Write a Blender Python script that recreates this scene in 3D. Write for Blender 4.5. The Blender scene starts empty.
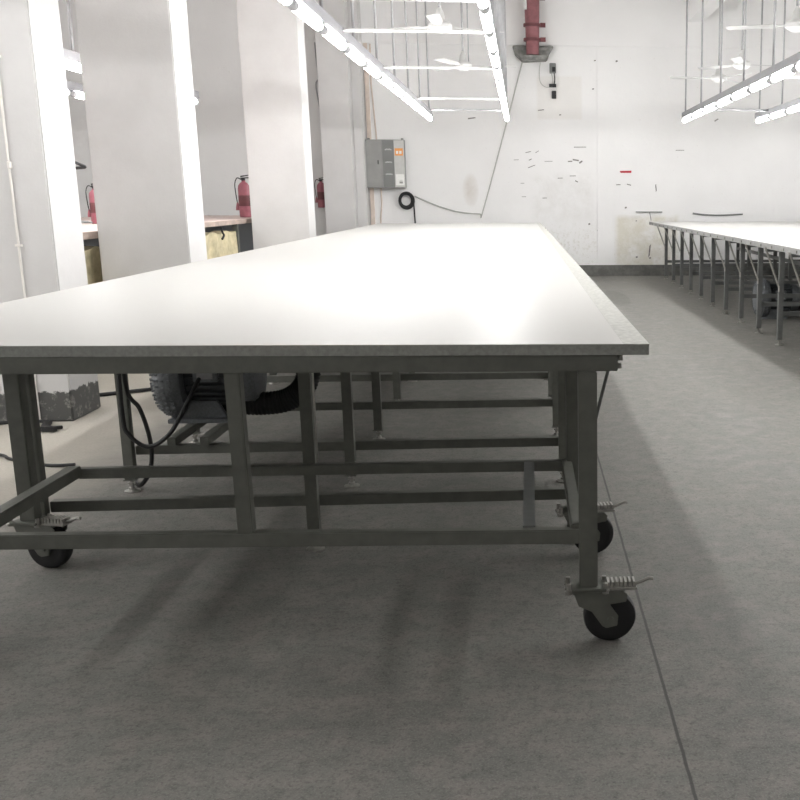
import bpy, bmesh, math, random
from mathutils import Vector, Matrix
random.seed(7)
SC = bpy.context.scene
COL = SC.collection
PI = math.pi

# ------------------------------------------------------------------ materials
def nodes_of(name):
    m = bpy.data.materials.new(name); m.use_nodes = True
    nt = m.node_tree; b = nt.nodes['Principled BSDF']
    return m, nt, b
def N(nt, t, **kw):
    n = nt.nodes.new(t)
    for k, v in kw.items():
        if k in n.inputs: n.inputs[k].default_value = v
        else: setattr(n, k, v)
    return n
def coords(nt): return N(nt, 'ShaderNodeTexCoord').outputs['Object']
def noise(nt, vec, scale, detail=4, rough=.55):
    n = N(nt, 'ShaderNodeTexNoise'); n.inputs['Scale'].default_value = scale
    n.inputs['Detail'].default_value = detail; n.inputs['Roughness'].default_value = rough
    nt.links.new(vec, n.inputs['Vector']); return n.outputs['Fac']
def mth(nt, op, a, b=None, c=None, clamp=False):
    n = N(nt, 'ShaderNodeMath'); n.operation = op; n.use_clamp = clamp
    for i, x in enumerate((a, b, c)):
        if x is None: continue
        if isinstance(x, (int, float)): n.inputs[i].default_value = x
        else: nt.links.new(x, n.inputs[i])
    return n.outputs[0]
def maprange(nt, v, a, b, c=0., d=1.):
    n = N(nt, 'ShaderNodeMapRange'); n.clamp = True
    nt.links.new(v, n.inputs[0])
    for i, x in enumerate((a, b, c, d)): n.inputs[i+1].default_value = x
    return n.outputs[0]
def mix(nt, f, a, b):
    n = N(nt, 'ShaderNodeMix'); n.data_type = 'RGBA'
    if isinstance(f, (int, float)): n.inputs[0].default_value = f
    else: nt.links.new(f, n.inputs[0])
    for i, x in ((6, a), (7, b)):
        if isinstance(x, (tuple, list)): n.inputs[i].default_value = (*x[:3], 1)
        else: nt.links.new(x, n.inputs[i])
    return n.outputs[2]
def bump(nt, b, h, strength=.2, dist=.01):
    n = N(nt, 'ShaderNodeBump'); n.inputs['Strength'].default_value = strength; n.inputs['Distance'].default_value = dist
    nt.links.new(h, n.inputs['Height']); nt.links.new(n.outputs[0], b.inputs['Normal'])
def sep(nt, v):
    n = N(nt, 'ShaderNodeSeparateXYZ'); nt.links.new(v, n.inputs[0]); return n.outputs
def simple(name, col, rough=.5, metal=0., var=.12, scale=30, bmp=0., spec=.5):
    m, nt, b = nodes_of(name); v = coords(nt)
    f = maprange(nt, noise(nt, v, scale), .3, .7)
    c1 = tuple(x*(1-var) for x in col); c2 = tuple(min(1, x*(1+var)) for x in col)
    nt.links.new(mix(nt, f, c1, c2), b.inputs['Base Color'])
    b.inputs['Roughness'].default_value = rough; b.inputs['Metallic'].default_value = metal
    b.inputs['Specular IOR Level'].default_value = spec
    if bmp: bump(nt, b, noise(nt, v, scale*3), bmp, .004)
    return m
M = {}
M['frame'] = simple('grey_green_paint', (.14, .143, .124), .5, 0, .12, 25)
M['steel'] = simple('grey_steel_paint', (.16, .165, .16), .42, .2, .1, 25)
M['steel2'] = simple('light_grey_edge', (.3, .3, .29), .5, .1, .15, 30)
M['zinc'] = simple('zinc', (.42, .41, .38), .4, .7, .15, 60)
M['rubber'] = simple('black_rubber', (.012, .012, .013), .6, 0, .2, 40)
M['rim'] = simple('dark_grey_hub', (.05, .055, .06), .5, 0, .2, 40)
M['black'] = simple('black_plastic', (.014, .014, .015), .5, 0, .2, 40)
M['hose'] = simple('black_hose', (.012, .012, .012), .75, 0, .2, 40)
M['alu'] = simple('cast_grey_metal', (.17, .18, .19), .5, .35, .2, 90, .5)
M['motor'] = simple('dark_motor_paint', (.06, .065, .07), .5, .2, .2, 60)
M['plate'] = simple('name_plate', (.3, .3, .3), .4, .3, .1, 60)
M['fan'] = simple('pale_fan_enamel', (.55, .55, .54), .5, 0, .05, 10)
M['white_paint'] = simple('white_painted_steel', (.6, .6, .59), .5, 0, .05, 10)
M['trunk'] = simple('grey_lamp_rail', (.27, .27, .285), .45, .1, .06, 10)
M['rod'] = simple('grey_hanger', (.38, .38, .39), .5, .3, .15, 10)
M['red'] = simple('red_paint', (.36, .115, .145), .4, 0, .15, 20)
M['redpipe'] = simple('dull_red_pipe', (.27, .105, .115), .5, 0, .2, 12)
M['redclamp'] = simple('dark_red_clamp', (.16, .05, .055), .5, 0, .2, 12)
M['concrete'] = simple('grey_cement', (.25, .25, .235), .85, 0, .35, 14, .4)
M['cabinet'] = simple('cabinet_grey', (.31, .31, .30), .5, .1, .08, 6)
M['cabdark'] = simple('cabinet_dark_grey', (.2, .205, .2), .5, .1, .08, 6)
M['cablight'] = simple('cabinet_light_strip', (.55, .55, .53), .5, 0, .06, 10)
M['orange'] = simple('orange_label', (.8, .35, .1), .5, 0, .08, 40)
M['label'] = simple('white_label', (.82, .82, .8), .5, 0, .04, 40)
M['beige'] = simple('beige_conduit', (.70, .60, .53), .6, 0, .1, 8)
M['whitecable'] = simple('white_conduit', (.82, .79, .75), .5, 0, .05, 10)
M['greycable'] = simple('grey_cable', (.5, .5, .47), .6, 0, .12, 10)
M['brown'] = simple('brown_board', (.45, .36, .31), .6, 0, .25, 9)
M['pinkboard'] = simple('pale_pink_board', (.62, .5, .46), .5, 0, .08, 3)
M['khaki'] = simple('khaki_cloth', (.52, .46, .30), .9, 0, .25, 9, .6)
M['scuff'] = simple('dark_scuff', (.22, .21, .2), .8, 0, .4, 40)
M['green'] = simple('green_enamel', (.2, .34, .28), .4, 0, .1, 30)
M['blue'] = simple('blue_grey_enamel', (.22, .33, .42), .4, 0, .1, 30)
M['sticker'] = simple('red_sticker', (.5, .03, .05), .5, 0, .3, 60)

def tube_mat():
    m, nt, b = nodes_of('lit_tube')
    b.inputs['Base Color'].default_value = (.9, .9, .9, 1)
    b.inputs['Emission Color'].default_value = (1, .992, .985, 1)
    b.inputs['Emission Strength'].default_value = 48.0
    return m
M['tube'] = tube_mat()
M['cap'] = simple('tube_end_cap', (.45, .45, .46), .5, 0, .05, 30)

def floor_mat():
    m, nt, b = nodes_of('worn_concrete'); v = coords(nt); x, y, z = sep(nt, v)
    n1 = noise(nt, v, 1.3, 6, .6); n2 = noise(nt, v, 75, 4, .75); n3 = noise(nt, v, 170, 3, .7); n4 = noise(nt, v, 9, 4, .6)
    c = mix(nt, maprange(nt, n1, .3, .7), (.15, .15, .137), (.22, .218, .198))
    c = mix(nt, maprange(nt, n4, .42, .7, 0, .7), c, (.27, .243, .223))
    n5 = noise(nt, v, 24, 4, .65)
    c = mix(nt, maprange(nt, n5, .5, .68, 0, .5), c, (.10, .098, .09))
    c = mix(nt, maprange(nt, n2, .5, .66, 0, .6), c, (.075, .073, .066))
    c = mix(nt, maprange(nt, n3, .5, .66, 0, .6), c, (.30, .29, .27))
    # side-aisle light painted into the floor, together with plaster dust round the columns
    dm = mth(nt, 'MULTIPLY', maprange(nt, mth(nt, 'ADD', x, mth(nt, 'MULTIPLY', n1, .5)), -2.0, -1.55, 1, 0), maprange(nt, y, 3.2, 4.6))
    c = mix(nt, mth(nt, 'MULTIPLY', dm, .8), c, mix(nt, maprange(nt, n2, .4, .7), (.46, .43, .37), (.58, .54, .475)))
    # rounded dark damp stain on the aisle
    dx = mth(nt, 'DIVIDE', mth(nt, 'SUBTRACT', x, 1.17), .16); dy = mth(nt, 'DIVIDE', mth(nt, 'SUBTRACT', y, 13.2), 1.0)
    r = mth(nt, 'ADD', mth(nt, 'MULTIPLY', dx, dx), mth(nt, 'MULTIPLY', dy, dy))
    r = mth(nt, 'ADD', r, mth(nt, 'MULTIPLY', n4, .8))
    c = mix(nt, maprange(nt, r, 1.25, 1.5, .45, 0.), c, (.12, .12, .11))
    # saw-cut joint running along the aisle
    wob = mth(nt, 'MULTIPLY', mth(nt, 'SUBTRACT', n4, .5), .006)
    d = mth(nt, 'ABSOLUTE', mth(nt, 'ADD', mth(nt, 'SUBTRACT', x, .351), wob))
    c = mix(nt, maprange(nt, d, .0028, .0055, .85, 0.), c, (.06, .06, .055))
    nt.links.new(c, b.inputs['Base Color'])
    nt.links.new(maprange(nt, n1, .3, .7, .55, .75), b.inputs['Roughness'])
    b.inputs['Specular IOR Level'].default_value = .35
    h = mth(nt, 'ADD', mth(nt, 'MULTIPLY', n2, .6), mth(nt, 'MULTIPLY', n3, .5))
    bump(nt, b, h, .3, .004)
    return m
def wall_mat(back=False):
    m, nt, b = nodes_of('white_plaster' + ('_worn' if back else '')); v = coords(nt); x, y, z = sep(nt, v)
    n1 = noise(nt, v, .9, 6, .6); n2 = noise(nt, v, 5, 5, .65); n3 = noise(nt, v, 26, 3, .6)
    c = mix(nt, maprange(nt, n1, .3, .7), (.85, .846, .84), (.90, .896, .89))
    if back:
        def box(x0, x1, z0, z1, e):
            a = mth(nt, 'MULTIPLY', maprange(nt, x, x0-e, x0+e), maprange(nt, x, x1-e, x1+e, 1, 0))
            bb = mth(nt, 'MULTIPLY', maprange(nt, z, z0-e, z0+e), maprange(nt, z, z1-e, z1+e, 1, 0))
            return mth(nt, 'MULTIPLY', a, bb)
        # worn, dirtied plaster low on the wall beside the second table
        f = mth(nt, 'MULTIPLY', box(1.5, 2.5, .12, .95, .04), maprange(nt, n2, .3, .6, .15, .8))
        c = mix(nt, f, c, (.66, .63, .53))
        f = mth(nt, 'MULTIPLY', box(.2, 2.6, .1, .75, .2), maprange(nt, n3, .52, .72, 0, .55))
        c = mix(nt, f, c, (.62, .60, .53))
        f = mth(nt, 'MULTIPLY', box(.25, .95, 2.45, 3.1, .02), .28)
        c = mix(nt, f, c, (.74, .70, .64))
        f = mth(nt, 'MULTIPLY', box(.15, 1.1, .9, 1.6, .06), maprange(nt, n2, .4, .7, 0, .5))
        c = mix(nt, f, c, (.72, .71, .68))
        # brownish rub mark over the table end
        dx = mth(nt, 'DIVIDE', mth(nt, 'ADD', x, .82), .13); dz = mth(nt, 'DIVIDE', mth(nt, 'SUBTRACT', z, 1.36), .26)
        r = mth(nt, 'ADD', mth(nt, 'MULTIPLY', dx, dx), mth(nt, 'MULTIPLY', dz, dz))
        f = mth(nt, 'MULTIPLY', maprange(nt, r, .1, 1.1, .5, 0), maprange(nt, n2, .3, .6, .4, 1))
        c = mix(nt, f, c, (.55, .49, .41))
        c = mix(nt, maprange(nt, n3, .68, .76, 0, .22), c, (.5, .47, .42))
    nt.links.new(c, b.inputs['Base Color']); b.inputs['Roughness'].default_value = .8
    b.inputs['Specular IOR Level'].default_value = .25
    bump(nt, b, mth(nt, 'ADD', mth(nt, 'MULTIPLY', n2, 1.), mth(nt, 'MULTIPLY', n3, .4)), .25, .012)
    return m
def column_mat():
    m, nt, b = nodes_of('column_paint'); v = coords(nt); x, y, z = sep(nt, v)
    n1 = noise(nt, v, 2.2, 6, .65); n2 = noise(nt, v, 22, 5, .7); n3 = noise(nt, v, 70, 3, .6)
    white = mix(nt, maprange(nt, n1, .3, .7), (.60, .588, .58), (.66, .65, .643))
    dark = mix(nt, maprange(nt, n2, .55, .68), (.10, .10, .096), (.27, .26, .245))
    zz = mth(nt, 'ADD', z, mth(nt, 'MULTIPLY', mth(nt, 'SUBTRACT', n2, .5), .09))
    c = mix(nt, maprange(nt, zz, .172, .18, 1., 0.), white, dark)
    nt.links.new(c, b.inputs['Base Color']); b.inputs['Roughness'].default_value = .75
    bump(nt, b, mth(nt, 'ADD', n2, mth(nt, 'MULTIPLY', n3, .5)), .15, .01)
    return m
def base_mat():
    m, nt, b = nodes_of('dark_skirting_paint'); v = coords(nt)
    n = noise(nt, v, 9, 5, .7)
    nt.links.new(mix(nt, maprange(nt, n, .4, .7), (.125, .125, .115), (.2, .2, .185)), b.inputs['Base Color'])
    b.inputs['Roughness'].default_value = .7
    return m
def top_mat():
    m, nt, b = nodes_of('white_laminate'); v = coords(nt)
    n = noise(nt, v, .8, 4, .6); n2 = noise(nt, v, 35, 3, .6)
    c = mix(nt, maprange(nt, n, .3, .7), (.47, .466, .447), (.505, .50, .48))
    c = mix(nt, maprange(nt, n2, .5, .8, 0, .18), c, (.43, .415, .385))
    nt.links.new(c, b.inputs['Base Color'])
    nt.links.new(maprange(nt, n, .3, .7, .38, .44), b.inputs['Roughness'])
    b.inputs['Specular IOR Level'].default_value = .22
    return m
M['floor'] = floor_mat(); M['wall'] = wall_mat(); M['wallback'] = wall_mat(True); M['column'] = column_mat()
M['base'] = base_mat(); M['top'] = top_mat()
M['topedge'] = simple('grey_edge_board', (.42, .42, .39), .55, 0, .22, 60)
M['board'] = simple('chipboard_edge', (.33, .335, .31), .7, 0, .15, 90)
M['ceiling'] = simple('ceiling_paint', (.72, .71, .70), .85, 0, .04, 2)

# ------------------------------------------------------------------ mesh helpers
class MB:
    def __init__(s): s.v = []; s.f = []; s.mi = []; s.sm = []; s.cur = 0
    def add(s, vs, fs, smooth=False):
        o = len(s.v); s.v += [tuple(v) for v in vs]
        for f in fs: s.f.append([i+o for i in f]); s.mi.append(s.cur); s.sm.append(smooth)
    def mat(s, i): s.cur = i; return s
    def box(s, x0, x1, y0, y1, z0, z1):
        s.add([(x0,y0,z0),(x1,y0,z0),(x1,y1,z0),(x0,y1,z0),(x0,y0,z1),(x1,y0,z1),(x1,y1,z1),(x0,y1,z1)],
              [(0,3,2,1),(4,5,6,7),(0,1,5,4),(1,2,6,5),(2,3,7,6),(3,0,4,7)]); return s
    def prism(s, pts, z0, z1, axis='z'):
        n = len(pts)
        def mk(p, t): return {'z': (p[0],p[1],t), 'y': (p[0],t,p[1]), 'x': (t,p[0],p[1])}[axis]
        s.add([mk(p, z0) for p in pts]+[mk(p, z1) for p in pts],
              [list(range(n))[::-1], list(range(n, 2*n))]+[(i,(i+1)%n,(i+1)%n+n,i+n) for i in range(n)]); return s
    def bar(s, p, q, w, h, up=(0,0,1)):
        p, q = Vector(p), Vector(q); d = (q-p).normalized(); u = Vector(up)
        if abs(d.dot(u)) > .99: u = Vector((0,1,0))
        r = d.cross(u).normalized()*w/2; t = r.cross(d).normalized()*h/2
        s.add([p-r-t,p+r-t,p+r+t,p-r+t,q-r-t,q+r-t,q+r+t,q-r+t],
              [(0,1,2,3),(7,6,5,4),(0,4,5,1),(1,5,6,2),(2,6,7,3),(3,7,4,0)]); return s
    def tube(s, path, r, n=8, close=False):
        P = [Vector(p) for p in path]; rs = r if isinstance(r, (list, tuple)) else [r]*len(P)
        u = None; vs = []
        for i, p in enumerate(P):
            a = P[max(i-1,0)]; b = P[min(i+1,len(P)-1)]; d = (b-a).normalized()
            if u is None:
                u = d.orthogonal().normalized()
            u = (u - d*u.dot(d)).normalized(); w = d.cross(u)
            vs += [p+(u*math.cos(2*PI*k/n)+w*math.sin(2*PI*k/n))*rs[i] for k in range(n)]
        fs = []
        for i in range(len(P)-1):
            for k in range(n):
                a = i*n+k; b = i*n+(k+1)%n; fs.append((a, b, b+n, a+n))
        s.add(vs, fs, True)
        s.add([vs[k] for k in range(n)], [list(range(n))[::-1]]); s.add(vs[-n:], [list(range(n))]); return s
    def lathe(s, prof, origin=(0,0,0), axis='z', n=24):
        o = Vector(origin); vs = []
        for r, t in prof:
            for k in range(n):
                a = 2*PI*k/n; c, d = r*math.cos(a), r*math.sin(a)
                vs.append(o+Vector({'z': (c,d,t), 'y': (c,t,-d), 'x': (t,c,d)}[axis]))
        fs = [(i*n+k, i*n+(k+1)%n, (i+1)*n+(k+1)%n, (i+1)*n+k) for i in range(len(prof)-1) for k in range(n)]
        s.add(vs, fs, True)
        if prof[0][0] > 1e-5: s.add(vs[:n], [list(range(n))[::-1]])
        if prof[-1][0] > 1e-5: s.add(vs[-n:], [list(range(n))])
        return s
    def build(s, name, mats, parent=None, bevel=0.):
        me = bpy.data.meshes.new(name); me.from_pydata(s.v, [], s.f)
        for m in (mats if isinstance(mats, (list, tuple)) else [mats]): me.materials.append(m)
        me.polygons.foreach_set('material_index', s.mi); me.polygons.foreach_set('use_smooth', s.sm)
        bm = bmesh.new(); bm.from_mesh(me)
        bmesh.ops.remove_doubles(bm, verts=bm.verts, dist=1e-6)
        bmesh.ops.recalc_face_normals(bm, faces=bm.faces)
        for e in bm.edges:
            if len(e.link_faces) == 2 and e.calc_face_angle(0) > .7: e.smooth = False
        if bevel:
            bmesh.ops.bevel(bm, geom=[e for e in bm.edges if len(e.link_faces) == 2 and e.calc_face_angle(0) > .7],
                            offset=bevel, segments=2, affect='EDGES', clamp_overlap=True)
        bm.to_mesh(me); bm.free(); me.update()
        o = bpy.data.objects.new(name, me); COL.objects.link(o)
        if parent: o.parent = parent
        return o
def spline(pts, n=8):
    P = [Vector(p) for p in pts]; P = [P[0]]+P+[P[-1]]; out = []
    for i in range(1, len(P)-2):
        for k in range(n):
            t = k/n; a, b, c, d = P[i-1], P[i], P[i+1], P[i+2]
            out.append(.5*((2*b)+(c-a)*t+(2*a-5*b+4*c-d)*t*t+(3*b-a-3*c+d)*t**3))
    return out+[P[-2]]
def tag(o, label, cat, group=None, kind=None):
    o['label'] = label; o['category'] = cat
    if group: o['group'] = group
    if kind: o['kind'] = kind
    return o
def thing(name, label, cat, loc=(0,0,0), group=None):
    o = bpy.data.objects.new(name, None); COL.objects.link(o); o.location = loc; o.empty_display_size = .05
    return tag(o, label, cat, group)
def copy_obj(o, parent, loc=None):
    c = o.copy(); COL.objects.link(c); c.parent = parent
    if loc is not None: c.location = loc
    return c
def copy_tree(o, parent=None):
    c = o.copy(); COL.objects.link(c); c.parent = parent
    for ch in [k for k in KIDS.get(o.name, [])]: copy_tree(ch, c)
    return c
KIDS = {}
def index_kids():
    KIDS.clear()
    for o in list(COL.objects):
        if o.parent: KIDS.setdefault(o.parent.name, []).append(o)
def struct(name, mb, mat, label, cat, parent=None, bevel=0.):
    o = mb.build(name, mat, parent, bevel)
    if not parent: tag(o, label, cat, None, 'structure')
    return o

# ------------------------------------------------------------------ room shell
WX0, WX1, WY0, WY1, CZ = -7.2, 6.2, -3.2, 16.9, 4.4
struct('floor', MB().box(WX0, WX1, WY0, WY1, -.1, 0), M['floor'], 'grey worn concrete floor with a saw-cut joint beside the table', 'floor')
struct('ceiling', MB().box(WX0, WX1, WY0, WY1, CZ, CZ+.15), M['ceiling'], 'pale ceiling slab high above the workshop', 'ceiling')
struct('wall_left', MB().box(WX0-.2, WX0, WY0, WY1, 0, CZ), M['wall'], 'white side wall beyond the row of columns', 'wall')
struct('wall_right', MB().box(WX1, WX1+.2, WY0, WY1, 0, CZ), M['wall'], 'white side wall beyond the second table', 'wall')
struct('wall_front', MB().box(WX0, WX1, WY0-.2, WY0, 0, CZ), M['wall'], 'white end wall on the near side of the workshop', 'wall')
# back wall; scuffs and tape scraps are part of its surface
wb = MB().box(WX0, WX1, WY1, WY1+.2, 0, CZ)
wb.mat(1)
for (x, z, w, h, s) in [(.10,1.95,.09,.012,.2),(.24,1.955,.06,.01,.5),(.92,2.03,.2,.012,0),(.76,1.81,.07,.02,0),(-.09,1.83,.08,.008,0),(.13,1.835,.05,.014,.4),
        (.15,1.73,.12,.012,.35),(.42,1.81,.13,.008,0),(.85,1.83,.1,.025,-.2),(.93,1.80,.06,.03,.5),(.80,1.585,.1,.012,0),(.60,1.55,.08,.012,0),(.86,1.50,.05,.02,-.5),
        (0.0,1.47,.06,.008,0),(.35,1.24,.07,.012,0),(.02,1.26,.07,.008,0),(.31,2.59,.1,.016,.1),(-.77,2.46,.12,.022,.1),(.61,2.52,.03,.02,0),(1.33,3.4,.05,.016,0),(1.16,3.34,.03,.02,0),
        (1.13,2.915,.03,.02,0),(1.5,3.335,.03,.03,0),(3.1,2.46,.07,.02,.5),(2.52,1.99,.14,.01,0),(2.137,1.4,.016,.13,.1),(1.53,1.45,.07,.016,0),(1.7,1.45,.07,.016,-.3),
        (2.04,.40,.022,.22,-.1),(2.3,.62,.016,.05,0),(1.83,.30,.03,.03,0),(2.05,.285,.03,.03,0),(1.06,.83,.03,.03,0),(1.2,.73,.03,.02,0),(1.65,1.09,.03,.03,0),(1.82,.88,.02,.02,0),
        (2.05,.95,.012,.16,.2),(2.6,.82,.02,.06,0)]:
    c, q = math.cos(s), math.sin(s)
    wb.prism([(x+a*c-b*q, z+a*q+b*c) for a, b in ((-w/2,-h/2),(w/2,-h/2*.6),(w/2*.9,h/2),(-w/2,h/2*.7))], WY1-.003, WY1, 'y')
struct('wall_back', wb, [M['wallback'], M['scuff']], 'white scuffed end wall behind both tables', 'wall')
struct('baseboard_back', MB().box(-2.4, WX1, WY1-.025, WY1, 0, .175), M['base'], 'dark grey painted skirting along the end wall', 'baseboard', bevel=.004)
# shallow pilaster and ring beam on the back wall
struct('trim_1', MB().box(1.19, 1.46, WY1-.02, WY1, .175, 3.5), M['wall'], 'shallow white pilaster on the end wall between the tables', 'pilaster', bevel=.004)
struct('trim_2', MB().box(-2.4, WX1, WY1-.03, WY1, 3.55, CZ), M['wall'], 'white ring beam along the top of the end wall', 'beam', bevel=.004)
struct('trim_3', MB().box(2.62, 2.86, 11.5, WY1-.03, 3.93, CZ), M['wall'], 'white ceiling beam above the lamps of the second table', 'beam', bevel=.004)
# square columns beyond the big table
for i, (y0, y1, lab) in enumerate([(6.10, 6.50, 'white square column closest to the table end, thin pipe on its face'),
                                   (8.46, 8.91, 'white square column, second along the big table'),
                                   (13.12, 13.55, 'white square column, third along the big table')]):
    struct('column' + ('' if i == 0 else '.%03d' % i), MB().box(-3.285, -2.606, y0, y1, 0, CZ), M['column'], lab, 'column', bevel=.008)
struct('column.003', MB().box(-2.985, -2.54, 16.3, WY1, 0, CZ).box(-2.54, -2.40, 16.55, WY1, 0, CZ), M['column'],
       'white stepped column at the end wall beside the grey switch cabinet', 'column', bevel=.006)

# ------------------------------------------------------------------ caster prototype (part of the table)
def make_caster(parent):
    c = MB().box(-.05,.05,-.045,.045,.163,.172).box(-.028,.028,-.028,.028,.14,.163).build('caster', M['frame'], parent, .002)
    # side view fork: slanted plates trailing to +x
    f = MB()
    for y0, y1 in ((-.036,-.031), (.031,.036)):
        f.prism([(-.045,.160),(.10,.160),(.112,.15),(.108,.128),(.06,.121),(.085,.085),(.082,.055),(.05,.048),(.038,.055),(.008,.10),(-.03,.118)], y0, y1, 'y')
    f.box(-.045,.10,-.036,.036,.152,.161)
    f.lathe([(.009,-.042),(.009,.042)], (.062,0,.077), 'y', 10)
    f.build('fork', M['frame'], c, .0015)
    w = MB()
    w.lathe([(.052,-.024),(.064,-.025),(.0735,-.02),(.077,-.01),(.077,.01),(.0735,.02),(.064,.025),(.052,.024)], (.062,0,.077), 'y', 40)
    ww = w.build('wheel', M['rubber'], c)
    MB().lathe([(.0,-.018),(.02,-.026),(.026,-.02),(.045,-.016),(.0535,-.022),(.0535,.022),(.045,.016),(.026,.02),(.02,.026),(0,.018)], (.062,0,.077), 'y', 32).build('hub', M['rim'], c)
    p = MB()
    for k in range(7):
        x = .052+k*.0125; p.prism([(x,.166),(x+.011,.166),(x+.0085,.184),(x+.0025,.184)], -.022, .022, 'y')
    p.box(.045,.14,-.026,.026,.16,.167)
    p.tube([(.13,0,.168),(.155,0,.176),(.178,0,.186),(.19,0,.184)], .0055, 8)
    p.build('brake_pedal', M['zinc'], c)
    b = MB()
    for x in (-.058, .048):
        for y in (-.03, .03): b.lathe([(.012,.155),(.012,.165),(.007,.166),(.007,.185),(.0,.187)], (x,y,0), 'z', 8)
    b.box(-.07,.06,-.012,.012,.164,.168)
    b.build('mounting_bolt', M['zinc'], c)
    return c

# ------------------------------------------------------------------ big white cutting table
T = thing('cutting_table', 'long white-topped cutting table on grey steel legs, in front of the columns', 'table', (-.8, 2.9, 0))
TO = Vector(T.location)
def tb(mb, name, mat, bevel=0., parent=T):
    mb.v = [tuple(Vector(v)-TO) for v in mb.v]
    return mb.build(name, mat, parent, bevel)
outline = [(-1.956,2.946),(.339,2.806),(.259,15.63),(-2.104,15.54)]
tt = MB(); tt.mat(1); tt.prism(outline, .850, .8785); tt.mat(0)
tt.prism([(-1.954,2.947),(.269,2.8095),(.197,15.628),(-2.102,15.538)], .8785, .8805)
tb(tt, 'tabletop', [M['top'], M['board']])
e = MB().prism([(.269,2.807),(.340,2.803),(.260,15.63),(.197,15.628)], .8775, .8808)
eo = tb(e, 'edge_strip', M['topedge']); eo['label'] = 'dull grey edge strip'
# apron and trolley frame at the near end (axis slightly out of square with the top)
def frame_y(x): return 2.86 - .052*x
r = MB(); r.bar((-1.95, frame_y(-1.95)-.008, .8265), (.255, frame_y(.255)-.008, .8265), .04, .046)
tb(r, 'apron_rail', M['frame'], .002)
tb(MB().tube([(.255,2.85,.838),(.270,2.85,.838)], .010, 8), 'apron_bolt', M['zinc'])
tb(MB().tube([(.255,2.84,.815),(.266,2.84,.815)], .008, 8), 'apron_bolt', M['zinc'])
LX = (-1.735, -.785, .165)
SETS = [3.72, 4.57, 5.48, 6.36] + [7.26 + .91*k for k in range(9)]
rails = MB()
# under-top rails running the length: one per leg row
for x in LX:
    m = MB().bar((x, 2.90, .83), (x-.03, 15.45, .83), .04, .038); tb(m, 'side_rail', M['frame'])
legmesh = MB().box(-.021,.021,-.021,.021,.058,.81); legmesh.box(-.028,.028,-.028,.028,.055,.0585)
leg0 = footm = None
def foot_mb():
    f = MB(); f.lathe([(0,0),(.034,0),(.034,.006),(.014,.012),(.014,.02),(.008,.022),(.008,.058)], (0,0,0), 'z', 14)
    f.lathe([(.016,.034),(.016,.044)], (0,0,0), 'z', 6); return f
def strut_mb(sx):
    m = MB(); m.tube([(.066,0,.445),(.168,0,.845)], .006, 6); m.box(.018,.075,-.006,.006,.425,.455); return m
protos = {}
for y in SETS:
    for ix, x in enumerate(LX):
        loc = Vector((x - .0025*(y-3.7), y, 0)) - TO; loc.z = 0
        if 'leg' not in protos:
            protos['leg'] = legmesh.build('leg', M['frame'], T, .003); protos['leg'].location = loc
            protos['foot'] = foot_mb().build('levelling_foot', M['zinc'], protos['leg'])
            protos['foot']['label'] = 'shiny screw-in levelling foot'
        else:
            l = copy_obj(protos['leg'], T, loc); copy_obj(protos['foot'], l)
    x0, x1 = LX[0]-.0025*(y-3.7), LX[2]-.0025*(y-3.7)
    for nm, mb in (('cross_rail', lambda: MB().box(-.93,.93,-.02,.02,.16,.2)), ('top_rail', lambda: MB().box(-1.07,1.04,-.02,.02,.772,.811))):
        if nm not in protos: protos[nm] = mb().build(nm, M['frame'], T, .002); o = protos[nm]
        else: o = copy_obj(protos[nm], T)
        o.location = (( x0+x1)/2-TO.x, y+.045-TO.y, 0)
    if y > 3:
        if 'strut' not in protos: protos['strut'] = strut_mb(1).build('brace_rod', M['steel'], T); o = protos['strut']
        else: o = copy_obj(protos['strut'], T)
        o.location = (x1-TO.x, y-.12-TO.y if y < 4 else y-.026-TO.y, 0)
# trolley: ring of square tube at 0.32 m, four caster legs, centre post, flat bar
TX0, TX1 = -1.73, .17
yf0, yf1 = frame_y(TX0)-.01, frame_y(TX1)-.01
yb0, yb1 = 3.63, 3.59
tb(MB().bar((-1.95, frame_y(-1.95), .322), (TX1+.01, yf1, .322), .036, .042), 'front_rail', M['frame'], .003)
tb(MB().bar((TX0+.18, yb0, .335), (TX1, yb1, .335), .036, .036), 'back_rail', M['frame'], .003)
tb(MB().bar((-1.56, yb0-.015, .345), (-1.565, frame_y(-1.565)+.01, .345), .045, .04), 'end_rail', M['frame'], .003)
tb(MB().bar((TX1-.03, yb1, .335), (TX1-.03, yf1, .335), .036, .042), 'end_rail', M['frame'], .003)
tb(MB().bar((.0055, yb1-.02, .352), (.001, frame_y(0)+.0, .346), .036, .006), 'flat_bar', M['steel'], .001)
bo = MB()
for x in (-.035, .045): bo.tube([(x, frame_y(x)-.018, .325),(x, frame_y(x)-.026, .325)], .0075, 8)
tb(bo, 'rail_bolt', M['zinc'])
tb(MB().bar((-.80, frame_y(-.8), .34), (-.805, frame_y(-.8)+.0, .805), .042, .042, (0,1,0)), 'centre_post', M['frame'], .003)
for (x, y) in ((TX1, yf1), (TX1-.005, yb1), (TX0, yb0), (TX0, yf0)):
    tb(MB().box(x-.026,x+.026,y-.026,y+.026,.172,.804), 'caster_leg', M['frame'], .003)
cast0 = make_caster(T); cast0.location = Vector((TX1, yf1, 0))-TO
cast0.location.z = 0
index_kids()
for (x, y, rz) in ((TX1-.0, yb1, .1), (TX0, yb0, -.25), (TX0, yf0, .2)):
    c = copy_tree(cast0, T); c.location = (x-TO.x, y-TO.y, 0); c.rotation_euler = (0,0,rz)
tb(MB().tube([(-.752,3.70,.80),(-.752,3.692,.6),(-.752,3.692,.36),(-.755,3.70,.34)], .004, 6), 'bright_rod', M['zinc'])['label'] = 'thin bright rod beside the middle leg'

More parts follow.
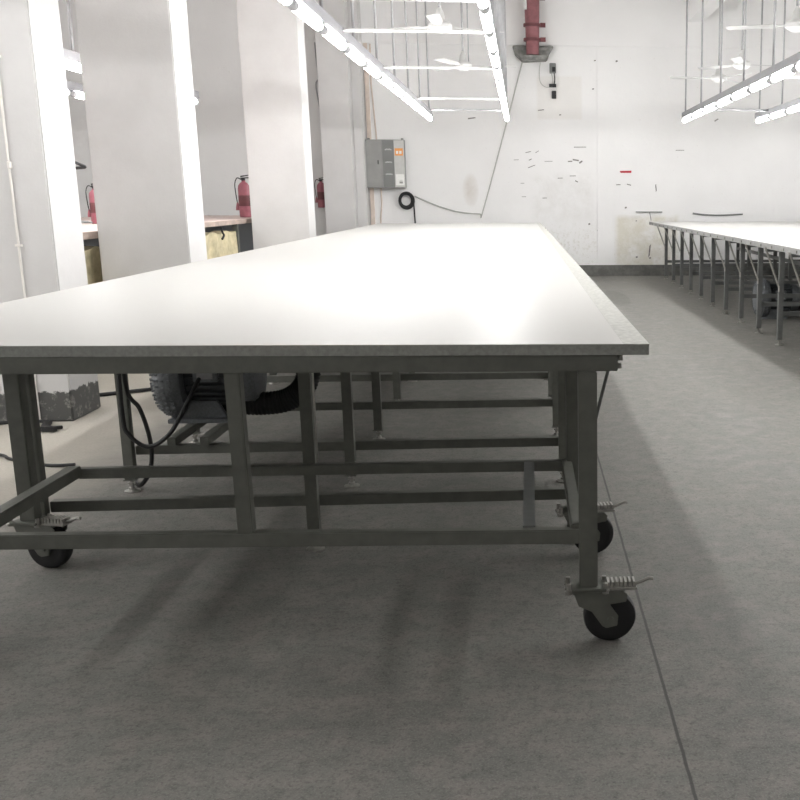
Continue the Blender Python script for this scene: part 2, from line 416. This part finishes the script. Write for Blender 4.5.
# ------------------------------------------------------------------ blower under the table
def make_blower(loc, label):
    t = thing('ring_blower', label, 'blower', loc, None)
    # finned ring housing (axis along x), motor body, fan cover
    h = MB(); h.lathe([(0,-.215),(.1,-.215),(.15,-.205),(.185,-.18),(.2,-.15),(.2,-.10),(.18,-.075),(.13,-.07)], (0,0,.215), 'x', 40)
    hv = []
    for i in range(44):
        a = 2*PI*i/44; c, s_ = math.cos(a), math.sin(a)
        for k, (rr, xx) in enumerate(((.203,-.145),(.203,-.115),(.194,-.172),(.172,-.197),(.14,-.21))):
            px, py, pz = xx, rr*c, .215+rr*s_
            h.bar((px-.006,py*1.0,pz),(px+.006,py*1.0,pz), .009, .009)
    h.build('impeller_housing', M['alu'], t)
    m = MB(); m.lathe([(.125,-.08),(.13,-.07),(.13,.16),(.12,.17)], (0,0,.215), 'x', 36)
    for i in range(24):
        a = 2*PI*i/24; p = (0, .137*math.cos(a), .215+.137*math.sin(a))
        m.bar((-.06,p[1],p[2]),(.16,p[1],p[2]), .022 if i % 1 == 0 else .01, .008, (0,-math.sin(a),math.cos(a)))
    m.build('motor', M['motor'], t)
    MB().lathe([(.14,.165),(.142,.175),(.142,.225),(.125,.245),(.06,.25),(0,.25)], (0,0,.215), 'x', 36).build('fan_cover', M['alu'], t)
    b = MB().box(-.02,.09,-.16,-.125,.20,.3); b.build('terminal_box', M['alu'], t, .004)
    MB().box(.0,.07,-.164,-.1605,.215,.28).build('name_plate', M['plate'], t)
    ft = MB().box(-.16,.12,-.12,.12,.0,.02).prism([(-.10,.02),(.10,.02),(.06,.1),(-.06,.1)], -.09, -.06, 'y').prism([(-.10,.02),(.10,.02),(.06,.1),(-.06,.1)], .06, .09, 'y')
    ft.build('foot', M['alu'], t, .002)
    path = spline([(-.02,.12,.06),(.12,.0,.075),(.24,-.02,.07),(.36,-.02,.085),(.44,-.02,.14),(.475,-.02,.23),(.48,-.02,.36),(.48,-.02,.55)], 14)
    hs = MB().tube(path, [.052 if i % 2 else .057 for i in range(len(path))], 18)
    hs.build('hose', M['hose'], t)
    return t
bl = make_blower((-1.50, 4.98, .24), 'grey ring blower with black hose under the near end of the big table')
# carrier tubes for the blower lie across two cross rails
ct = []
for x in (-1.555, -1.415):
    o = tb(MB().bar((x,4.575,.22),(x,5.66,.22), .038, .038), 'carrier_tube', M['frame'], .002)
# cables round the blower
tag(MB().tube(spline([(-1.705,4.53,.76),(-1.705,4.53,.47),(-1.659,4.53,.38),(-1.631,4.53,.265),(-1.628,4.53,.16),(-1.65,4.53,.085),(-1.70,4.56,.03),(-1.80,4.75,.012)], 8), .0095, 8).build('motor_cable', M['black']),
    'black cable dropping beside the table leg to the floor', 'cable')
tag(MB().tube(spline([(-1.72,4.515,.76),(-1.725,4.51,.36),(-1.703,4.505,.27),(-1.627,4.50,.218),(-1.546,4.51,.263),(-1.50,4.56,.34),(-1.49,4.72,.42),(-1.485,4.80,.46)], 8), .0095, 8).build('motor_cable', M['black']),
    'black cable looping up to the blower', 'cable')
tag(MB().tube(spline([(-4.2,6.0,.014),(-3.5,6.75,.014),(-2.95,6.78,.014),(-2.734,6.868,.014),(-2.44,7.06,.014),(-2.2,7.16,.014),(-1.9,6.9,.014)], 8), .013, 8).build('floor_cable', M['black']),
    'black cable lying on the floor behind the closest column', 'cable')
pl = thing('floor_plug', 'black plug and cable on the floor at the foot of the closest column', 'plug', (-2.64, 5.86, 0))
MB().prism([(-.03,-.04),(.05,-.06),(.06,-.035),(-.02,.02),(-.05,.16),(-.09,.15)], .004, .03).prism([(.0,-.03),(.07,.01),(.06,.03),(-.03,0)], .006, .024).build('plug_body', M['black'], pl, .003)
MB().tube(spline([(-.07,.155,.014),(-.12,.2,.012),(-.3,.2,.01),(-.6,-.02,.01),(-.9,-.4,.01)], 8), .009, 8).build('cord', M['black'], pl)
tag(MB().tube(spline([(-3.2,5.6,.010),(-2.9,5.42,.010),(-2.62,5.27,.010),(-2.53,5.18,.010),(-2.3,5.04,.010),(-2.17,5.04,.010)], 8), .008, 8).build('floor_cable', M['black']),
    'grey cable on the floor beyond the caster leg', 'cable')

# ------------------------------------------------------------------ second white table
S = thing('cutting_table', 'long white-topped table on many slim steel legs, alone by the end wall', 'table', (3.3, 6.3, 0))
SO = Vector(S.location)
def sb(mb, name, mat, bevel=0.):
    mb.v = [tuple(Vector(v)-SO) for v in mb.v]; return mb.build(name, mat, S, bevel)
s = MB().mat(1).prism([(2.113,6.15),(4.65,6.15),(4.6,16.2),(1.952,16.2)], .850, .881).mat(0).prism([(2.113,6.15),(4.65,6.15),(4.6,16.2),(1.952,16.2)], .881, .885)
sb(s, 'tabletop', [M['top'], M['board']])
er = MB().prism([(2.106,6.15),(2.114,6.15),(1.953,16.2),(1.945,16.2)], .838, .884)
sb(er, 'edge_rail', M['steel2'])
clip = None
for k in range(26):
    y = 6.3+k*.38; x = 2.106-(y-6.15)*(.161/10.05)
    if clip is None: clip = MB().box(-.006,.004,0,.02,-.01,.01).build('edge_clip', M['frame'], S); c = clip
    else: c = copy_obj(clip, S)
    c.location = (x-SO.x, y-SO.y, .858)
SX = (2.215, 3.35, 4.5)
sp = {}
for k in range(13):
    y = 16.177 - .8165*k
    for x in SX:
        xx = x
        loc = (xx-SO.x, y-SO.y, 0)
        if 'leg' not in sp:
            sp['leg'] = MB().box(-.022,.022,-.022,.022,.05,.849).box(-.03,.03,-.03,.03,.047,.051).build('leg', M['steel'], S, .003); sp['leg'].location = loc
            sp['foot'] = foot_mb().build('levelling_foot', M['zinc'], sp['leg'])
        else:
            l = copy_obj(sp['leg'], S, loc); copy_obj(sp['foot'], l)
    if 'rail' not in sp: sp['rail'] = MB().box(-1.14,1.14,-.02,.02,.25,.29).build('cross_rail', M['steel'], S); o = sp['rail']
    else: o = copy_obj(sp['rail'], S)
    o.location = (3.36-SO.x, y+.044-SO.y, 0)
    if 'top' not in sp: sp['top'] = MB().box(-1.27,1.17,-.02,.02,.808,.849).build('top_rail', M['steel'], S); o = sp['top']
    else: o = copy_obj(sp['top'], S)
    o.location = (3.36-SO.x, y+.044-SO.y, 0)
    if 'br' not in sp: sp['br'] = MB().tube([(-.028,0,.5),(-.03,0,.51),(-.16,0,.85)], .009, 6).box(-.034,-.024,-.014,.014,.47,.52).build('brace_rod', M['zinc'], S); o = sp['br']
    else: o = copy_obj(sp['br'], S)
    ex = 2.228-(y-6.15)*(.14/10.23)
    o.location = (2.215-SO.x, y-.045-SO.y, 0)
for x in (SX[1], SX[2]):
    sb(MB().box(x-.02,x+.02,6.2,16.15,.81,.849), 'side_rail', M['steel'])
for x in (SX[1], SX[2]):
    sb(MB().box(x-.02,x+.02,6.2,16.15,.45,.49), 'low_rail', M['steel'])
b2 = make_blower((2.66, 10.87, 0), 'dark blower with curved hose under the second white table')
b2.rotation_euler = (0, 0, 0)

# ------------------------------------------------------------------ lamp rows
def lamp_row(x, ys, ye, label, rods, z=2.295, group='suspended rows of white tube lights', xe=None):
    t = thing('lamp_row', label, 'lamp row', (x, ye, z), group)
    n = int(round((ye-ys)/.9))
    MB().box(-.03,.03,-(ye-ys),0.0,.068,.145).build('lamp_rail', M['trunk'], t, .003)
    global TUBE
    for k in range(n):
        loc = (0, -.03-.9*k, 0)
        if TUBE is None:
            TUBE = MB().lathe([(.031,-.755),(.031,-.055)], (0,0,.034), 'y', 12).mat(1).lathe([(0,-.80),(.018,-.799),(.0315,-.785),(.0315,-.755)], (0,0,.034), 'y', 12).lathe([(.0315,-.055),(.0315,-.015),(.018,-.001),(0,0)], (0,0,.034), 'y', 12).build('lamp_tube', [M['tube'], M['cap']], t)
            TUBE.location = loc
        else: copy_obj(TUBE, t, loc)
    hb = MB()
    for k in range(n):
        hb.box(-.02,.02,-.06-.9*k,-.03-.9*k,.05,.07).box(-.02,.02,-.87-.9*k,-.84-.9*k,.05,.07)
    hb.build('lamp_holder', M['trunk'], t)
    global ROD
    for y in rods:
        loc = (0, y-ye, 0)
        if ROD is None:
            ROD = MB().tube([(0,0,.12),(0,0,CZ-2.295)], .012, 6).box(-.02,.02,-.03,.03,.122,.135).build('hanger_rod', M['rod'], t); ROD.location = loc
        else: copy_obj(ROD, t, loc)
    return t
TUBE = ROD = None
R1 = (15.06, 13.75, 12.4, 11.1, 9.8, 8.5, 7.2, 5.9, 4.6)
lamp_row(-1.269, 3.53, 15.23, 'row of bright tube lights over the middle of the big white table', R1)
lamp_row(-.20, 3.53, 15.23, 'row of bright tube lights over the aisle edge of the big white table', [15.06-.67*k for k in range(17)])
lamp_row(2.317, 3.53, 15.23, 'row of bright tube lights above the front edge of the second white table', R1)
lamp_row(3.38, 3.53, 15.23, 'row of bright tube lights above the middle of the second white table', R1)
lamp_row(-3.46, 8.3, 11.9, 'row of tube lights glimpsed behind the columns, above the khaki cloth', (11.6, 10.2, 8.8), 2.22)
lamp_row(-4.40, 8.3, 11.9, 'row of tube lights deepest behind the columns, seen beside the closest column', (11.6, 10.2, 8.8), 2.22)
lamp_row(-3.6, 1.3, 5.8, 'unseen row of tube lights added over the side aisle, nearer than the closest column', (5.4, 4.2, 3.0))  # added out of view to brighten the side aisle floor
lamp_row(-4.7, 1.3, 5.8, 'unseen row of tube lights added in the side bay, nearer than the closest column', (5.4, 4.2, 3.0))  # second unseen row, added for more light on the same floor
for (y, lab, mat, rr) in [(14.8,'dark thin bar joining the far ends of both lamp rows over the big table','rod',.011),(13.07,'pale thin cross bar between the lamp rows, second from the end wall','white_paint',.012),
        (10.0,'pale thin cross bar between the lamp rows, third from the end wall','white_paint',.012),(7.84,'pale thin cross bar between the lamp rows, fourth from the end wall','white_paint',.012),
        (6.59,'thick pale cross bar between the lamp rows, highest in view','white_paint',.014)]:
    tag(MB().tube([(-1.269,y,2.42),(-.20,y,2.42)], rr, 8).build('cross_bar', M[mat]), lab, 'bar', 'bars between the lamp rows')
tag(MB().tube([(2.317,14.4,2.42),(3.38,14.4,2.42)], .016, 8).build('cross_bar', M['rod']), 'dark thin bar joining the far ends of both lamp rows over the second table', 'bar', 'bars between the lamp rows')
tag(MB().tube([(2.317,10.4,2.42),(3.38,10.4,2.42)], .016, 8).build('cross_bar', M['white_paint']), 'pale thin cross bar between the lamp rows over the second table', 'bar', 'bars between the lamp rows')

# ------------------------------------------------------------------ ceiling fans
def make_fan(loc, label, rz, two=False):
    t = thing('ceiling_fan', label, 'fan', loc, 'three-bladed ceiling fans')
    d = MB().tube([(0,0,.1),(0,0,CZ-loc[2])], .013, 8)
    if two: d.tube([(.07,.02,.05),(.07,.02,CZ-loc[2])], .008, 6)
    d.build('down_rod', M['rod'], t)
    MB().lathe([(0,-.06),(.06,-.055),(.11,-.02),(.115,.01),(.1,.035),(.05,.05),(.04,.12),(.02,.16),(.013,.17)], (0,0,0), 'z', 24).build('motor_housing', M['fan'], t)
    for k in range(3):
        b = MB(); a = .09
        b.prism([(.09,-.02),(.2,-.035),(.22,-.055),(.66,-.06),(.68,0),(.66,.06),(.22,.055),(.2,.035),(.09,.02)], -.003, .003)
        b.v = [(x, y, z + y*.14) for x, y, z in b.v]
        o = b.build('blade', M['fan'], t); o.rotation_euler = (0,0,rz+k*2*PI/3)
    return t
make_fan((-.714,13.69,2.87), 'white ceiling fan on twin rods between the lamp rows, low against the end wall', .12, True)
make_fan((-.762,10.61,2.87), 'white ceiling fan high between the lamp rows of the big table', .5)
make_fan((2.735,13.24,2.87), 'white ceiling fan second from the end wall between the lamp rows of the second table', .2)
make_fan((2.726,14.75,2.87), 'white ceiling fan closest to the end wall above the second table', 1.0)
make_fan((2.633,10.22,2.87), 'white ceiling fan at the picture edge above the second table', .7)

# ------------------------------------------------------------------ back wall fittings
C = thing('switch_cabinet', 'grey metal electrical cabinet with orange label on the end wall', 'cabinet', (-2.10, 16.9, 1.39))
MB().box(-.30,.29,-.20,-.045,0,.73).build('body', M['cabinet'], C, .006)
MB().box(-.298,-.05,-.212,-.2,.012,.718).box(-.05,-.042,-.207,-.2,.012,.718).build('door', M['cabinet'], C, .003)
MB().box(-.12,-.105,-.218,-.21,.36,.42).build('latch', M['black'], C)
g = MB().box(-.04,.13,-.21,-.2,.012,.718); g.mat(1)
for zz in (.20, .38, .57):
    for k in range(5): g.box(.0+k*.02,.014+k*.02,-.212,-.2095,zz+(k%2)*.012,zz+.012+(k%2)*.012)
g.build('switch_panel', [M['cabdark'], M['label']], C)
MB().box(.133,.285,-.21,-.2,.012,.718).build('side_panel', M['cablight'], C, .002)
ol = MB().box(.145,.27,-.2135,-.21,.49,.60); ol.mat(1)
for xx in (.165, .215): ol.box(xx,xx+.035,-.2155,-.2134,.515,.56)
ol.build('warning_label', [M['orange'], M['label']], C)
wl = MB().box(.145,.275,-.2135,-.21,.04,.21); wl.mat(1); wl.box(.2,.25,-.2145,-.2134,.07,.1).box(.2,.25,-.2145,-.2134,.115,.12)
wl.build('paper_label', [M['label'], M['cabinet']], C)
MB().lathe([(.0,.73),(.02,.73),(.02,.75),(0,.755)], (-.25,-.15,0), 'z', 10).lathe([(.0,.73),(.02,.73),(.02,.75),(0,.755)], (.26,-.15,0), 'z', 10).build('hanging_lug', M['cabdark'], C)
# coil of black cable below the cabinet
k = MB()
for i in range(5):
    rr = (.118, .096, .11, .085, .104)[i]; cx, cz = random.uniform(-.008,.008), random.uniform(-.01,.01)
    pts = [(-1.82+cx+rr*math.cos(2*PI*j/28), 16.87-.012*i+.004*math.sin(j), 1.205+cz+rr*1.1*math.sin(2*PI*j/28)) for j in range(29)]
    k.tube(pts, .011, 6)
k.tube(spline([(-1.72,16.85,1.24),(-1.71,16.85,1.1),(-1.705,16.85,.95),(-1.70,16.86,.84)], 6), .013, 6)
k.box(-1.83,-1.81,16.80,16.9,1.30,1.32)
tag(k.build('cable_coil', M['black']), 'coil of black cable hanging below the grey electrical cabinet', 'cable')
# beige conduits
tag(MB().box(-2.385,-2.325,16.862,16.9,0.0,3.55).build('cable_trunking', M['beige']), 'flat beige cable trunking running up the wall through the cabinet', 'conduit')
tag(MB().tube(spline([(-2.25,16.886,.0),(-2.24,16.886,.85),(-2.21,16.886,1.2),(-2.23,16.886,1.8),(-2.27,16.886,2.6),(-2.29,16.886,3.0),(-2.28,16.886,3.54)], 6), .011, 8).build('conduit', M['beige']), 'thin beige cable running up the wall behind the electrical cabinet', 'conduit')
# grey cable from cabinet up to the red pipe
tag(MB().tube(spline([(-1.70,16.885,1.27),(-1.35,16.885,1.12),(-1.0,16.885,1.02),(-.69,16.885,.995),(-.64,16.885,1.02),(-.3,16.885,2.15),(.03,16.885,3.30)], 8), .010, 8).build('wall_cable', M['greycable']),
    'thin grey cable slanting across the end wall up to the red pipe', 'cable')
# red riser and cement collar
rp = thing('red_pipe', 'dull red pipe with clamps coming down the end wall', 'pipe', (.19, 16.66, 3.40))
MB().lathe([(.095,-.02),(.105,.3),(.12,1.0)], (0,0,0), 'z', 24).build('pipe', M['redpipe'], rp)
for zz in (.20, .41, .80):
    MB().lathe([(.112,zz-.02),(.135,zz-.02),(.135,zz+.02),(.112,zz+.02)], (0,0,0), 'z', 24).box(.12,.20,-.03,.03,zz-.025,zz+.035).build('pipe_clamp', M['redclamp'], rp)
MB().box(-.115,-.08,-.12,-.10,.62,.84).build('white_mark', M['label'], rp)
cb = MB().prism([(-.31,.13),(.33,.13),(.26,.02),(.22,-.09),(-.16,-.11),(-.27,0)], -.12, .0, 'y')
cb.prism([(-.22,-.03),(.24,-.03),(.20,-.09),(-.16,-.10)], -.36, -.12, 'y')
cb.v = [(x+.19, y+16.76+.14, z+3.40) for x, y, z in cb.v]
tag(cb.build('pipe_bracket', M['concrete'], None, .012), 'rough grey cement bracket at the foot of the red pipe', 'bracket')
d = thing('wall_socket', 'small dark socket with dangling wires right of the red pipe', 'socket', (.50, 16.9, 3.2))
MB().box(-.05,.05,-.06,0,-.06,.09).build('socket_box', M['cabdark'], d, .006)
MB().box(-.01,.04,-.075,-.06,-.04,.03).build('plug', M['black'], d)
MB().tube(spline([(-.02,-.03,-.06),(.0,-.03,-.16),(-.02,-.03,-.24),(-.1,-.03,-.27),(-.19,-.02,-.2),(-.21,-.015,-.05),(-.19,-.01,.1)], 8), .006, 6).build('wire', M['greycable'], d)
MB().tube(spline([(.02,-.05,-.05),(.03,-.05,-.15),(.02,-.04,-.22)], 6), .009, 6).box(-.06,.05,-.06,-.02,-.27,-.22).build('hanging_plug', M['black'], d)
tag(MB().box(.48,.55,16.86,16.9,2.76,2.88).build('wall_switch', M['black'], None, .006), 'small black switch on the wall below the dangling wires', 'switch')
# stickers, strips
sk = MB().prism([(1.55,1.665),(1.565,1.635),(1.735,1.635),(1.74,1.67)], 16.894, 16.9, 'y')
tag(sk.build('wall_sticker', M['sticker']), 'small torn red sticker on the end wall', 'sticker')
tag(MB().bar((1.81,16.885,1.022),(2.24,16.885,1.02), .03, .014).build('wall_strip', M['cabdark']), 'short straight dark strip fixed to the end wall', 'strip')
tag(MB().tube(spline([(2.74,16.885,1.0),(2.95,16.885,.975),(3.2,16.885,.968),(3.56,16.885,.985)], 6), .013, 6).build('wall_strip', M['cabdark']), 'long sagging dark strip on the wall behind the second table', 'strip')
# pipe on the closest column
cp = thing('wall_conduit', 'thin white conduit with a joint on the closest column', 'conduit', (-2.79, 6.092, 0))
MB().tube([(.0,0,.0),(-.004,0,1.5),(0,0,CZ)], .007, 8).build('pipe', M['whitecable'], cp)
MB().lathe([(.007,1.42),(.014,1.425),(.014,1.455),(.007,1.46)], (0,0,0), 'z', 10).build('joint', M['whitecable'], cp)
MB().box(-.018,.018,-.012,.012,1.0,1.012).box(-.018,.018,-.012,.012,2.0,2.012).build('clip', M['whitecable'], cp)
tag(MB().tube(spline([(-3.10,16.87,3.55),(-3.09,16.87,3.25),(-3.06,16.87,3.05),(-3.12,16.87,2.93),(-3.08,16.87,2.6)], 6), .011, 6).build('wall_cable', M['rod']), 'dark wavy cable on the wall above the hanging extinguisher', 'cable')

# ------------------------------------------------------------------ side table beyond the columns
B = thing('side_table', 'brown-edged work table glimpsed behind the row of columns', 'table', (-4.4, 11, 0))
def bb(mb, name, mat, bevel=0.):
    mb.v = [tuple(Vector(v)-Vector(B.location)) for v in mb.v]; return mb.build(name, mat, B, bevel)
bb(MB().box(-5.6,-3.36,6.9,15.3,.995,1.0), 'table_surface', M['pinkboard'])
bb(MB().box(-5.6,-3.355,6.9,15.3,.945,.995), 'tabletop', M['brown'])
for y in (7.1, 9.7, 12.9, 15.1):
    for x in (-5.5, -3.42): bb(MB().box(x-.03,x+.03,y-.03,y+.03,0,.945), 'leg', M['frame'])
bb(MB().box(-5.55,-3.40,7.0,15.2,.36,.40), 'shelf', M['frame'])
bb(MB().box(-3.62,-3.58,7.0,15.2,.40,.945), 'back_panel', M['rim'])
def cloth(y0, y1, label):
    m = MB(); nx, nz = 26, 12; vs = []; fs = []
    random.seed(int(y0*10))
    ph = random.random()*6
    for side in (0, 1):
        for i in range(nx+1):
            for j in range(nz+1):
                u, w = i/nx, j/nz
                y = y0+(y1-y0)*(u*(1+.06*(w)) ) 
                top = .885-.03*abs(math.sin(u*9+ph))
                z = top*(1-w)+.402*w
                x = -3.375-.035*math.sin(u*17+ph)*(.3+.7*w)-.01*math.sin(u*41+w*3)-side*.14
                vs.append((x, y, z))
    st = (nx+1)*(nz+1)
    for side in (0, 1):
        for i in range(nx):
            for j in range(nz):
                a = side*st+i*(nz+1)+j; q = (a, a+1, a+nz+2, a+nz+1)
                fs.append(q)
    def edge(idx):
        for a, b in zip(idx, idx[1:]): fs.append((a, b, b+st, a+st))
    edge([i*(nz+1) for i in range(nx+1)]); edge([i*(nz+1)+nz for i in range(nx+1)])
    edge(list(range(nz+1))); edge([nx*(nz+1)+j for j in range(nz+1)])
    m.add(vs, fs, True)
    return tag(m.build('cloth_bundle', M['khaki']), label, 'cloth', 'khaki cloth bundles')
cloth(7.6, 8.9, 'khaki cloth bundle under the side table, beside the closest column')
cloth(11.2, 12.75, 'khaki cloth bundle under the side table, between the second and third columns')
tag(MB().tube(spline([(-3.35,12.05,.93),(-3.345,12.06,.88),(-3.34,12.1,.84),(-3.345,12.04,.80)], 5), .012, 6).build('hook', M['black']), 'small dark hook over the khaki cloth', 'hook')

def extinguisher(loc, sc, label, rz=0.):
    t = thing('fire_extinguisher', label, 'fire extinguisher', loc, 'red fire extinguishers'); t.scale = (sc,)*3; t.rotation_euler = (0,0,rz)
    MB().lathe([(.06,0),(.068,.008),(.068,.33),(.062,.365),(.04,.395),(.022,.405),(.022,.42),(0,.42)], (0,0,0), 'z', 24).build('cylinder', M['red'], t)
    MB().lathe([(.02,.41),(.024,.43),(.018,.445),(0,.447)], (0,0,0), 'z', 12).prism([(-.03,.44),(.1,.45),(.11,.462),(-.03,.455)], -.01, .01, 'y').prism([(-.03,.46),(.09,.482),(.1,.492),(-.03,.475)], -.01, .01, 'y').build('handle', M['black'], t)
    MB().tube(spline([(-.02,0,.43),(-.07,0,.45),(-.10,.0,.38),(-.095,0,.25),(-.085,0,.16)], 6), [.006]*25, 8).build('hose', M['black'], t)
    MB().lathe([(.009,.0),(.02,-.05),(.024,-.09)], (-.085,0,.17), 'z', 10).build('nozzle', M['red'], t)
    MB().lathe([(.0685,.13),(.0690,.131),(.0690,.25),(.0685,.251)], (0,0,0), 'z', 24).build('label_band', M['redclamp'], t)
    return t
extinguisher((-4.22,10.9,1.0), .82, 'small red fire extinguisher on the side table beside the closest column')
extinguisher((-3.57,14.0,1.0), 1.1, 'red fire extinguisher on the side table left of the third column')
e3 = extinguisher((-3.12,16.82,1.09), .95, 'red fire extinguisher hung on the end wall behind the third column')
MB().box(-.04,.04,.068,.085,.25,.30).build('wall_hook', M['rod'], e3)
# straight-knife cloth cutter standing on the side table
kc = thing('cloth_cutter', 'green and black cloth cutter on the side table, mostly behind the closest column', 'cutting machine', (-4.50,10.6,1.0))
MB().box(-.12,.28,-.09,.09,.012,.035).prism([(.28,-.05),(.34,-.03),(.34,.03),(.28,.05)], .012, .028).build('base_plate', M['cabdark'], kc, .004)
MB().box(.12,.15,-.02,.02,.035,.36).build('standard', M['green'], kc, .004)
MB().lathe([(0,.36),(.07,.365),(.08,.38),(.08,.47),(.06,.5),(0,.505)], (.09,0,0), 'z', 20).build('motor', M['alu'], kc)
MB().tube(spline([(.05,0,.5),(.1,0,.62),(.2,0,.60),(.30,0,.56),(.33,0,.54),(.24,0,.53),(.14,0,.51)], 6), .014, 8).build('handle', M['black'], kc)
tl = thing('hand_clamp', 'small blue clamp on the side table next to the second column', 'clamp', (-4.6,13.2,1.0))
MB().box(-.08,.10,-.03,.03,0,.03).build('clamp_base', M['blue'], tl, .004)
MB().bar((-.05,0,.03),(.2,0,.12), .03, .03).build('lever', M['blue'], tl, .003)

# ------------------------------------------------------------------ world and camera
w = bpy.data.worlds.new('World'); SC.world = w; w.use_nodes = True
w.node_tree.nodes['Background'].inputs[0].default_value = (.8, .85, .9, 1); w.node_tree.nodes['Background'].inputs[1].default_value = .1
cam = bpy.data.cameras.new('camera'); co = bpy.data.objects.new('camera', cam); COL.objects.link(co)
Rt = Vector((.99582,-.09133,.0011)); Dn = Vector((-.01792,-.20711,-.97815)); Fw = Vector((.08957,.97405,-.20788))
m4 = Matrix.Identity(4)
for i in range(3): m4[i][0], m4[i][1], m4[i][2] = Rt[i], -Dn[i], -Fw[i]
m4[0][3], m4[1][3], m4[2][3] = 0, 0, 1.28
co.matrix_world = m4
cam.sensor_width = 36; cam.lens = 1033.73/800*36
cam.shift_x = (400-619.64)/800; cam.shift_y = (415.25-400)/800
cam.clip_start = .05; cam.clip_end = 100
SC.camera = co
SC.view_settings.view_transform = 'Standard'; SC.view_settings.look = 'None'
SC.view_settings.gamma = 1; SC.view_settings.use_curve_mapping = False
SC.view_settings.exposure = 0.0
